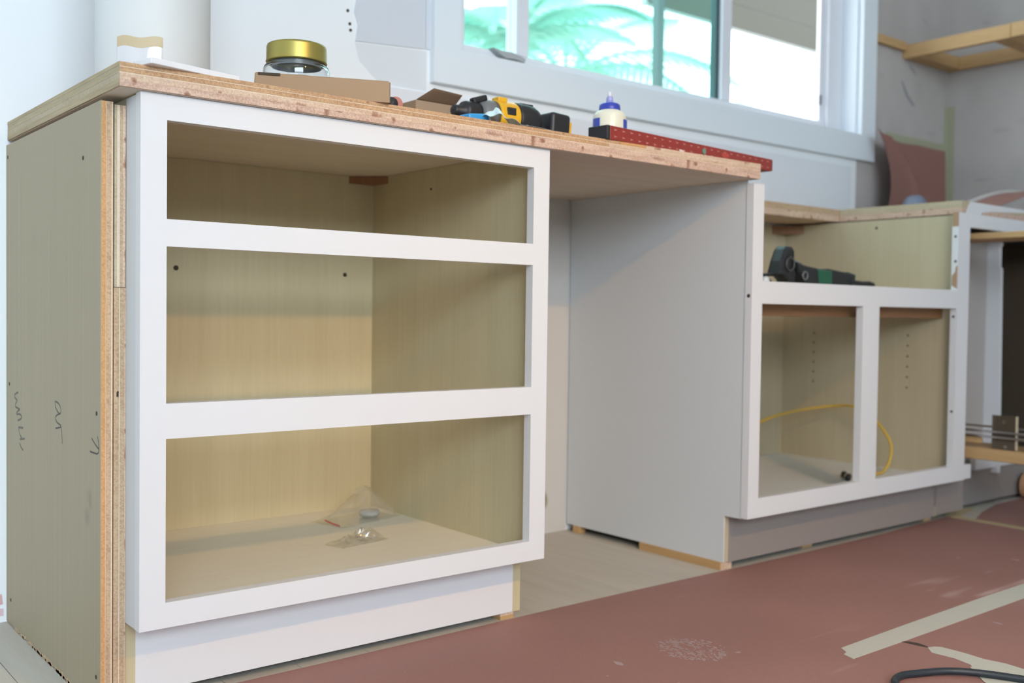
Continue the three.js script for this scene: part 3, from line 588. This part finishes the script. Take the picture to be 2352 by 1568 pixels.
{
  const A = [0.887, 0.0158], Bp = [1.479, -0.0435], L = Math.hypot(Bp[0] - A[0], Bp[1] - A[1]), h = 0.0272, D = 0.049;
  const l = thing('spirit_level', 'red box spirit level with black end cap across the counter edge', 'level', [A[0], CT, A[1]], Math.atan2(A[1] - Bp[1], Bp[0] - A[0]));
  const g = new RoundedBoxGeometry(L - 0.012, h, D, 2, 0.0014), ps = g.attributes.position, nn = g.attributes.normal, uv = g.attributes.uv;
  for (let i = 0; i < uv.count; i++) uv.setXY(i, (ps.getX(i) + L / 2) / L, Math.abs(nn.getZ(i)) > 0.5 ? (ps.getY(i) + h / 2) / h : 0.5);
  at(mesh('level_beam', g, new THREE.MeshStandardMaterial({ map: levelTex, roughness: 0.45 }), l), L / 2 + 0.002, h / 2, -D / 2);
  at(mesh('end_cap', new RoundedBoxGeometry(0.010, h + 0.0006, D + 0.0006, 2, 0.0025), M.blackRubber, l), 0.0035, h / 2, -D / 2);
  at(mesh('end_cap', new RoundedBoxGeometry(0.006, h - 0.001, D - 0.001, 2, 0.0018), std([0.12, 0.03, 0.03], 0.5), l), L - 0.003, h / 2, -D / 2);
  const v = new THREE.CylinderGeometry(0.0062, 0.0062, 0.002, 18); v.rotateX(Math.PI / 2); at(mesh('bubble_vial', v, std([0.16, 0.30, 0.22], 0.2), l), 0.318, h * 0.5, 0.0006);
}

// ---------------------------------------------------------------- things inside the cabinets
const film = phys([0.985, 0.985, 0.975], { transmission: 0.965, roughness: 0.06, thickness: 0, ior: 1.5 });
function bag(o, w, d, hgt, s0, lift) {
  const bump = (x, y) => Math.max(0, noise(x * 3 + 7, y * 3, 16, 16, s0) - 0.25) * 1.3;
  for (const k of [0, 1]) {
    const f = sheet((s, t) => {
      const e = Math.sin(Math.PI * s) * Math.sin(Math.PI * t), env = Math.pow(e, 0.6), cr = noise(s * 9, t * 9, 16, 16, s0 + 3 + k) - 0.5, cr2 = noise(s * 22, t * 22, 32, 32, s0 + 5 + k) - 0.5;
      const y = k ? 0.001 : 0.002 + env * hgt * lift(s, t) * (0.55 + 0.6 * bump(s, t)) + env * 0.016 * cr + 0.009 * env * cr2;
      return [-w / 2 + w * s + 0.006 * cr, Math.max(k ? 0.0008 : 0.0016, y), -d / 2 + d * t + 0.006 * cr];
    }, k ? 12 : 56, k ? 8 : 40, 0.0003);
    mesh('bag_film', f, film, o);
  }
}
{
  const b = thing('plastic_bag', 'crumpled clear plastic bag with red zip, at the back of bottom drawer space', 'bag', [0.630, 0.1366, -0.478], 0.25);
  bag(b, 0.172, 0.10, 0.072, 101, (s, t) => (s > 0.5 ? 1 : 0.25 + 0.75 * Math.max(0, (s - 0.2) / 0.3)));
  const g = tube([[-0.094, 0.012, 0.004], [-0.090, 0.007, 0.02], [-0.083, 0.0025, 0.036]], 0.0016, 12, 6); mesh('zip_edge', g, std([0.55, 0.10, 0.08], 0.4), b, 'red zip edge');
  const knob = lathe('hinge_part', phys([0.7, 0.7, 0.68], { roughness: 0.2, transmission: 0.4, thickness: 0 }), b, [[0.001, 0], [0.02, 0], [0.023, 0.006], [0.021, 0.012], [0.001, 0.013]], 24); at(knob, 0.03, 0.004, 0.01);
}
{
  const b = thing('plastic_bag', 'small flat clear bag of screws, at the front of bottom drawer space', 'bag', [0.518, 0.1366, -0.283], 0.18);
  bag(b, 0.115, 0.055, 0.022, 131, (s) => (s > 0.45 ? 1 : 0.45));
  const sc = std([0.62, 0.56, 0.48], 0.3, { metalness: 0.6 });
  for (let k = 0; k < 7; k++) { const g = new THREE.CylinderGeometry(0.002, 0.0014, 0.018, 8); g.rotateZ(1.35 + rnd() * 0.3); g.rotateY(rnd() * 1.2 - 0.6); at(mesh('screw', g, sc, b), 0.005 + rnd() * 0.035, 0.004 + rnd() * 0.004, -0.008 + rnd() * 0.018); }
}
{
  // reciprocating saw lying in the sink opening
  const s = thing('reciprocating_saw', 'black and green power saw lying in the sink cabinet opening', 'saw', [1.80, 0.662, -0.15]);
  const green = std([0.015, 0.11, 0.06], 0.45), P = (n, pts, z0, z1, m, l, bv = 0.004) => prism(n, m, s, 'z', pts, z0, z1, { bevel: bv, label: l });
  P('grip', [[1.629, 0.693], [1.641, 0.725], [1.657, 0.755], [1.666, 0.763], [1.684, 0.763], [1.696, 0.752], [1.697, 0.735], [1.690, 0.716], [1.705, 0.695], [1.70, 0.6625], [1.672, 0.6625], [1.668, 0.676], [1.654, 0.686], [1.63, 0.688]], -0.172, -0.132, M.black, null, 0.008);
  P('trigger_guard', [[1.565, 0.690], [1.632, 0.6945], [1.66, 0.691], [1.655, 0.684], [1.63, 0.686], [1.565, 0.683]], -0.160, -0.144, M.black);
  P('lock_lever', [[1.694, 0.731], [1.712, 0.729], [1.735, 0.7225], [1.738, 0.716], [1.72, 0.717], [1.695, 0.722]], -0.162, -0.138, M.grey);
  P('front_housing', [[1.70, 0.724], [1.74, 0.7165], [1.80, 0.7105], [1.838, 0.7085], [1.838, 0.6625], [1.735, 0.6625], [1.722, 0.682], [1.708, 0.70]], -0.176, -0.126, M.black, null, 0.008);
  P('body', [[1.782, 0.7085], [1.845, 0.7075], [1.847, 0.6625], [1.79, 0.6625]], -0.178, -0.122, green, 'green body band', 0.006);
  P('motor_end', [[1.843, 0.712], [1.88, 0.709], [1.955, 0.702], [1.96, 0.69], [1.955, 0.6625], [1.845, 0.6625]], -0.176, -0.126, M.black, null, 0.008);
  P('rear_cap', [[1.932, 0.7065], [1.966, 0.7005], [1.964, 0.684], [1.936, 0.686]], -0.170, -0.13, green, 'green rear cap');
  P('battery', [[1.93, 0.686], [1.99, 0.683], [2.02, 0.6845], [2.044, 0.680], [2.044, 0.6625], [1.93, 0.6625]], -0.18, -0.12, M.black);
  const t = new THREE.TorusGeometry(0.014, 0.003, 8, 24); t.scale(0.7, 0.7, 1); t.translate(1.727 - 1.80, 0.690 - 0.662, 0.026); mesh('shoe_ring', t, M.grey, s);
  const r = new THREE.TorusGeometry(0.016, 0.0035, 8, 24); r.translate(1.672 - 1.80, 0.717 - 0.662, 0.020); mesh('grip_ring', r, std([0.05, 0.05, 0.055], 0.4), s);
}
{
  const s = thing('white_fitting', 'small white fitting behind the saw, mostly hidden by the stile', 'fitting', [1.597, 0.662, -0.15]);
  mesh('fitting_body', (() => { const g = new THREE.SphereGeometry(0.012, 20, 14); g.translate(0, 0.0118, 0); return g; })(), std([0.7, 0.74, 0.78], 0.4), s);
  const g = new THREE.CylinderGeometry(0.0045, 0.0045, 0.012, 12); g.rotateZ(0.9); g.translate(0.014, 0.011, 0.004); mesh('fitting_knob', g, M.black, s);
}
{
  const y = thing('yellow_cable', 'thin yellow cable looping inside the sink cabinet', 'cable', [2.1, 0.14, -0.3]);
  mesh('cable_run', tube([[1.86, 0.2, -0.585], [2.0, 0.245, -0.52], [2.10, 0.28, -0.485], [2.18, 0.30, -0.44], [2.235, 0.314, -0.37], [2.225, 0.317, -0.29], [2.21, 0.282, -0.21], [2.203, 0.223, -0.158], [2.195, 0.175, -0.156], [2.17, 0.1475, -0.158], [2.1175, 0.145, -0.152], [2.05, 0.145, -0.16]].map((p) => [p[0] - 2.1, p[1] - 0.14, p[2] + 0.3]), 0.0042, 120, 8), std([0.66, 0.43, 0.06], 0.45), y);
}
{
  const c = thing('black_clamp', 'small black clamp on the floor of the sink cabinet', 'clamp', [2.0, 0.14, -0.17], 0.5);
  at(mesh('clamp_jaw', new RoundedBoxGeometry(0.03, 0.014, 0.014, 2, 0.004), M.black, c), 0.032, 0.0072, -0.008);
  at(mesh('clamp_bar', new RoundedBoxGeometry(0.05, 0.005, 0.008, 1, 0.0015), M.steel, c), 0.004, 0.009, 0);
  at(mesh('clamp_handle', new RoundedBoxGeometry(0.045, 0.015, 0.015, 2, 0.005), M.black, c), -0.022, 0.0077, 0.008);
}
{
  const p = thing('black_plug', 'black plug seen past the left stile of the sink cabinet', 'plug', [1.86, 0.36, -0.593]);
  const g = new THREE.CylinderGeometry(0.022, 0.024, 0.02, 24); g.rotateX(Math.PI / 2); mesh('plug_body', g, M.black, p);
  const t = new THREE.TorusGeometry(0.022, 0.003, 8, 24); t.translate(0, 0, 0.01); mesh('plug_rim', t, M.blackRubber, p);
}

// ---------------------------------------------------------------- floor covering
{
  const p = thing('rosin_paper', 'large red rosin paper sheet covering the floor before the cabinets', 'paper', [1.2, 0, 1.5]);
  const edge = (x) => -0.0595 - 0.006 * Math.min(1, Math.max(0, (x - 0.1) / 1.2)) + 0.003 * Math.sin(x * 5) + (x < 0.15 ? (0.15 - x) * 0.12 : 0) - (x > 2 ? (x - 2) * 0.05 : 0);
  const pts = []; for (let i = 0; i <= 60; i++) { const x = -0.55 + 2.962 * (i / 60); pts.push([x, -edge(x)]); }
  pts.push([2.412, -1.7], [-0.55, -1.7]);
  prism('paper_field', M.rosin, p, 'y', pts, 0.0, 0.0016, { g: 'z' });
  // dark sliver painted for the shade under a lifted paper edge, and spots of plaster dust
  prism('gap_shade', M.hole, p, 'y', [[1.2085, -0.4600], [1.223, -0.470], [1.2275, -0.487], [1.2245, -0.503], [1.219, -0.513], [1.2135, -0.492]], 0.0016, 0.0019);
  const blot = (cx, cz, rx, rz, n) => { const q = []; for (let i = 0; i < n; i++) { const a = (i / n) * 6.2832, k = 0.65 + 0.5 * rnd(); q.push([cx + Math.cos(a) * rx * k, -(cz + Math.sin(a) * rz * k)]); } return q; };
  for (const [cx, cz, rx, rz] of [[1.9235, 0.1944, 0.006, 0.006], [0.717, 0.237, 0.006, 0.012], [1.467, 0.512, 0.004, 0.010], [2.02, 0.29, 0.006, 0.012], [0.925, 0.322, 0.006, 0.004], [0.73, 0.36, 0.002, 0.002], [0.66, 0.27, 0.002, 0.002]]) prism('dust_spot', M.dustMark, p, 'y', blot(cx, cz, rx, rz, 12), 0.0016, 0.00185);
  const sp = []; for (let i = 0; i < 340; i++) { const a = rnd() * 6.28, r = Math.sqrt(rnd()), s = 0.0007 + rnd() * rnd() * 0.0028, g = new THREE.CylinderGeometry(s, s, 0.0003, 6); g.scale(1, 1, 1.8); g.translate(0.872 + Math.cos(a) * r * 0.05 + (rnd() - 0.5) * 0.02 - 1.2, 0.0017, 0.262 + Math.sin(a) * r * 0.065 - 1.5); sp.push(g); }
  const du = mesh('plaster_dust', mergeGeometries(sp), M.dustMark, p); du.userData.kind = 'stuff';
  const q = thing('rosin_paper', 'second rosin paper sheet running under the corner cabinet, past tape seam', 'paper', [2.85, 0, 0.5]);
  prism('paper_field', M.rosin, q, 'y', [[2.414, 0.015], [2.47, 0.03], [2.55, 0.06], [2.72, 0.10], [3.28, 0.11], [3.28, -1.54], [2.414, -1.54]], 0.0, 0.0016, { g: 'z' });
}
function tapeStrip(name, label, pts, y, m, group) {
  const cx = pts.reduce((a, p) => a + p[0], 0) / pts.length, cz = pts.reduce((a, p) => a + p[1], 0) / pts.length;
  const t = thing(name, label, 'tape', [cx, y, cz]);
  prism('tape_body', m, t, 'y', pts.map(([a, b]) => [a, -b]), y, y + 0.0006);
  return t;
}
tapeStrip('masking_tape', 'long straight pale masking tape strip on the red floor paper', [[1.0905, 0.4173], [1.078, 0.436], [1.0645, 0.4400], [1.0569, 0.4632], [1.3, 0.4635], [1.62, 0.4625], [2.1, 0.459], [2.1, 0.407], [1.62, 0.4065], [1.3, 0.412]], 0.0016, M.tape);
tapeStrip('masking_tape', 'short wavy masking tape strip beside the black cable', [[1.2180, 0.5085], [1.1985, 0.5270], [1.2015, 0.566], [1.192, 0.60], [1.1755, 0.612], [1.172, 0.70], [1.24, 0.71], [1.2425, 0.665], [1.246, 0.634], [1.2385, 0.60], [1.242, 0.562], [1.24, 0.522], [1.232, 0.5135]], 0.0016, M.tape);
tapeStrip('masking_tape', 'wide masking tape piece under the black cable, at photo corner', [[1.178, 0.606], [1.128, 0.655], [1.09, 0.72], [1.16, 0.76], [1.20, 0.68], [1.195, 0.625]], 0.0022, M.tape);
tapeStrip('masking_tape', 'narrow masking tape along the paper seam at the corner cabinet', [[2.398, -0.075], [2.398, 0.30], [2.396, 0.8], [2.432, 0.8], [2.434, 0.30], [2.432, -0.075]], 0.0016, M.tapeYellow);
tapeStrip('masking_tape', 'yellow masking tape piece at the toe kick corner', [[2.40, -0.100], [2.46, -0.118], [2.60, -0.1195], [2.60, -0.104], [2.50, -0.085], [2.436, -0.066], [2.398, -0.070]], 0.0023, M.tapeYellow);
{
  const c = thing('power_cable', 'thick dark cable curving across tape, at the bottom right', 'cable', [1.08, 0.0062, 0.62]);
  mesh('cable_run', tube([[0.955, 0.0075, 0.70], [0.972, 0.0075, 0.62], [0.9935, 0.0078, 0.5785], [1.028, 0.008, 0.567], [1.065, 0.008, 0.578], [1.112, 0.0095, 0.606], [1.142, 0.0095, 0.640], [1.17, 0.009, 0.69], [1.2, 0.0085, 0.76]].map((p) => [p[0] - 1.08, p[1] - 0.0062, p[2] - 0.62]), 0.0058, 90, 12), std([0.022, 0.032, 0.042], 0.45), c);
}

// ---------------------------------------------------------------- right wall corner
{
  const f = thing('shelf_frame', 'open pine shelf frame fixed in the upper right wall corner', 'shelf', [3.14, 1.532, -0.2]);
  const y0 = 1.532, y1 = 1.580, z1 = 0.62;
  box('front_beam', M.pine, f, 2.98, 3.002, y0, y1, ZW + 0.001, -0.218, { r: 0.001, g: 'z' });
  box('front_beam', M.pine, f, 2.98, 3.002, y0 + 0.001, y1 + 0.001, -0.216, z1, { r: 0.001, g: 'z' });
  box('wall_beam', M.pine, f, 3.286, 3.311, y0, y1, ZW + 0.001, z1, { r: 0.001, g: 'z' });
  for (const z of [ZW + 0.001, -0.285, 0.05, 0.38]) box('cross_beam', M.pine, f, 3.0025, 3.2855, y0 + 0.002, y1 - 0.002, z, z + 0.055, { r: 0.001, g: 'x' });
  box('wall_cleat', M.pine, f, 2.7865, 2.979, 1.558, 1.588, ZW + 0.001, ZW + 0.02, { r: 0.001, g: 'x' });
}
{
  const p = thing('rosin_paper', 'curled piece of red rosin paper leaning upright in the wall corner', 'paper', [2.96, 0.9195, -0.55]);
  const f = sheet((s, t) => {
    const left = 2.705 - 0.02 * (1 - t) + 0.055 * Math.sin(Math.PI * Math.min(1, t * 0.95 + 0.05)) - 0.02 * t * t * t, top = 1.222 + 0.012 * Math.exp(-s * 12) - 0.016 * Math.sin(Math.PI * Math.min(1, s * 1.6)) * 0.6;
    const x = left + (3.262 - left) * s, y = 0.9205 + (top - 0.9205) * t, fold = Math.max(0, 0.10 - Math.abs(s - (0.62 - 0.50 * t * t * 0.9))) * 0.16;
    return [x - 2.96, y - 0.9195, -0.590 + 0.07 * Math.pow(1 - s, 2.2) + 0.03 * (1 - t) * (0.3 + 0.7 * (1 - s)) + fold + 0.55];
  }, 44, 28, 0.0016);
  mesh('paper_field', f, M.rosinPlain, p);
}
{
  const d = thing('upturned_cup', 'blue-grey rounded cup upside down before the leaning paper', 'cup', [2.775, 0.9195, -0.43]);
  lathe('cup_wall', std([0.20, 0.23, 0.31], 0.5), d, [[0.001, 0.084], [0.014, 0.083], [0.026, 0.078], [0.036, 0.066], [0.040, 0.045], [0.041, 0.0], [0.037, 0.0], [0.036, 0.04]], 36);
  lathe('cup_rim', std([0.26, 0.30, 0.38], 0.5), d, [[0.041, 0.0], [0.044, 0.001], [0.044, 0.006], [0.0405, 0.007]], 36);
}
{
  const p = thing('rosin_paper', 'loosely rolled red rosin paper with pale edge on the corner counter', 'paper', [2.9, 0.9195, -0.1]);
  const arc = (z0, z1, th, x0 = 0) => sheet((s, t) => { const x = 2.575 + 0.56 * s; return [x - 2.9, 0.004 + 0.088 * Math.pow(Math.sin(Math.PI * Math.min(1, 0.02 + s * 0.96) * 0.62), 1.4) + x0, z0 + (z1 - z0) * t + 0.1]; }, 40, 6, th);
  mesh('paper_field', arc(-0.20, -0.06, 0.0014), M.rosinPlain, p);
  mesh('pale_edge', arc(-0.206, -0.198, 0.010, 0.005), std([0.62, 0.62, 0.58], 0.7), p, 'pale taped edge');
}

// ---------------------------------------------------------------- work light behind the camera
{
  const w = thing('work_light', 'warm work light on a tripod stand behind the camera', 'lamp', [LAMP.at[0], 0, LAMP.at[2] + 0.12]);
  const y = LAMP.at[1];
  const pole = new THREE.CylinderGeometry(0.012, 0.012, y - 0.2, 14); at(mesh('pole', pole, M.black, w), 0, 0.15 + (y - 0.2) / 2, 0.02);
  for (let k = 0; k < 3; k++) { const a = k * 2.094 + 0.5; mesh('leg', tube([[0, 0.5, 0.02], [Math.cos(a) * 0.2, 0.25, 0.02 + Math.sin(a) * 0.2], [Math.cos(a) * 0.38, 0.011, 0.02 + Math.sin(a) * 0.38]], 0.009, 8, 8), M.black, w); }
  at(mesh('housing', new RoundedBoxGeometry(0.16, 0.13, 0.09, 2, 0.015), M.grey, w), 0, y, -0.01);
  const g = new THREE.CircleGeometry(0.035, 24); g.rotateY(Math.PI);
  const glow = new THREE.MeshStandardMaterial({ color: 0x000000, emissive: new THREE.Color().setRGB(1, 0.6, 0.25), emissiveIntensity: 4, roughness: 0.4 });
  at(mesh('lamp_glass', g, glow, w), 0, y, -0.058);
  const L = new THREE.SpotLight(new THREE.Color().setRGB(...LAMP.color), LAMP.cd, 0, 0.60, 0.8, 2);
  L.position.set(LAMP.at[0], y, LAMP.at[2] + 0.12 - 0.075); L.target.position.set(1.0, 0.06, 0); L.castShadow = true; L.shadow.radius = 1.3;
  scene.add(L, L.target);
}

// ---------------------------------------------------------------- outside the window
{
  const g = mesh('ground_outside', (() => { const q = new THREE.BoxGeometry(40, 0.1, 30); q.translate(8, -0.25, -16); return q; })(), std([0.30, 0.31, 0.27], 0.95)); g.userData.kind = 'structure';
  const e = thing('patio_roof', 'grey eave over the patio outside, seen through the right window pane', 'roof', [5.4, 0, -1.5]);
  const soff = std([0.165, 0.16, 0.145], 0.9);
  for (let k = 0; k < 5; k++) box('soffit_board', soff, e, 3.30, 8.0, 2.152 + 0.001 * (k % 2), 2.175, -2.20 + k * 0.28, -2.20 + k * 0.28 + 0.276, { r: 0.002, g: 'x' });
  box('fascia', std([0.50, 0.52, 0.53], 0.8), e, 3.28, 8.0, 2.149, 2.36, -2.235, -2.20, { r: 0.002, g: 'x' });
  box('roof_deck', std([0.4, 0.4, 0.4], 0.9), e, 3.28, 8.0, 2.30, 2.36, -2.20, -0.77, { r: 0, g: 'x' });
  box('post', std([0.13, 0.15, 0.155], 0.8), e, 3.215, 3.262, -0.2, 2.36, -2.09, -2.05, { r: 0.003 });
}
{
  const leafM = [[0.52, 0.74, 0.66], [0.40, 0.64, 0.58], [0.66, 0.84, 0.78]].map((c) => phys(c, { roughness: 0.6, transmission: 0.35, thickness: 0 }));
  function frond(len, droop, m, parent, yaw, lift) {
    const parts = [], N = 22, P = (s) => new THREE.Vector3(len * s * Math.cos(lift * (1 - s * droop)), len * s * Math.sin(lift) - droop * len * 0.55 * s * s, 0);
    parts.push(tube([0, 0.33, 0.66, 1].map((s) => P(s).toArray()), 0.02, 12, 5));
    for (let i = 2; i < N; i++) for (const sd of [1, -1]) {
      const s = i / N, p = P(s), l = len * 0.34 * Math.sin(Math.PI * Math.min(1, 0.15 + s * 0.85)), w = 0.045;
      const q = new THREE.BufferGeometry(), t = 0.9, ex = l * 0.55, ez = sd * l * 0.83, ey = -l * 0.25 * (0.5 + s);
      q.setAttribute('position', new THREE.Float32BufferAttribute([-w, 0, 0, w, 0, 0, ex * 0.5 + w * t, ey * 0.3, ez * 0.5, ex * 0.5 - w * t, ey * 0.3 + 0.004, ez * 0.5, ex, ey, ez], 3));
      q.setAttribute('uv', new THREE.Float32BufferAttribute(new Float32Array(10), 2)); q.setIndex([0, 1, 2, 0, 2, 3, 3, 2, 4]); q.computeVertexNormals(); q.translate(p.x, p.y, p.z); parts.push(q);
    }
    const o = mesh('frond', mergeGeometries(parts), m, parent); o.rotation.y = yaw; return o;
  }
  const spots = [[4.7, -5.0, 2.95, 'pale green palm outside, behind the narrow left window pane', 0.2, 1.25], [7.2, -7.2, 3.4, 'tall pale green palm outside, in the middle of the tinted pane', 1.1, 2.0]];
  for (const [x, z, hgt, label, a, fl] of spots) {
    const p = thing('palm_tree', label, 'palm', [x, -0.2, z]);
    const tr = new THREE.CylinderGeometry(0.09, 0.13, hgt, 14); tr.translate(0, hgt / 2, 0); mesh('trunk', tr, std([0.42, 0.46, 0.40], 0.9), p);
    for (let k = 0; k < 9; k++) at(frond(fl * (0.8 + 0.25 * rnd()), 0.9 + 0.5 * rnd(), leafM[k % 3], p, a + k * 0.698 + rnd() * 0.2, 0.55 + 0.35 * rnd()), 0, hgt, 0);
  }
  function bush(x, z, r, y, label, m) {
    const b = thing('garden_bush', label, 'bush', [x, -0.2, z]), parts = [];
    for (let k = 0; k < 420; k++) {
      const u = rnd() * 2 - 1, a = rnd() * 6.283, q = Math.sqrt(1 - u * u), R = r * (0.75 + 0.3 * rnd());
      const g = new THREE.CircleGeometry(0.07 + 0.08 * rnd(), 6); g.scale(1, 0.45, 1); g.rotateX(rnd() * 3); g.rotateY(rnd() * 6); g.translate(Math.cos(a) * q * R, y + u * R * 0.8, Math.sin(a) * q * R); parts.push(g);
    }
    const o = mesh('foliage', mergeGeometries(parts), m, b); o.userData.kind = 'stuff';
    const st = new THREE.CylinderGeometry(0.05, 0.08, y, 8); st.translate(0, y / 2, 0); mesh('stem', st, std([0.4, 0.42, 0.36], 0.9), b);
  }
  bush(6.2, -4.0, 0.42, 2.15, 'rounded pale bush seen low between post and right mullion', leafM[2]);
}

// ---------------------------------------------------------------- hand over
const renderer = new THREE.WebGLRenderer({ antialias: true });
renderer.toneMapping = THREE.LinearToneMapping;
renderer.toneMappingExposure = EXPOSURE;
renderer.shadowMap.enabled = true;
renderer.shadowMap.type = THREE.PCFSoftShadowMap;
renderer.render(scene, camera);
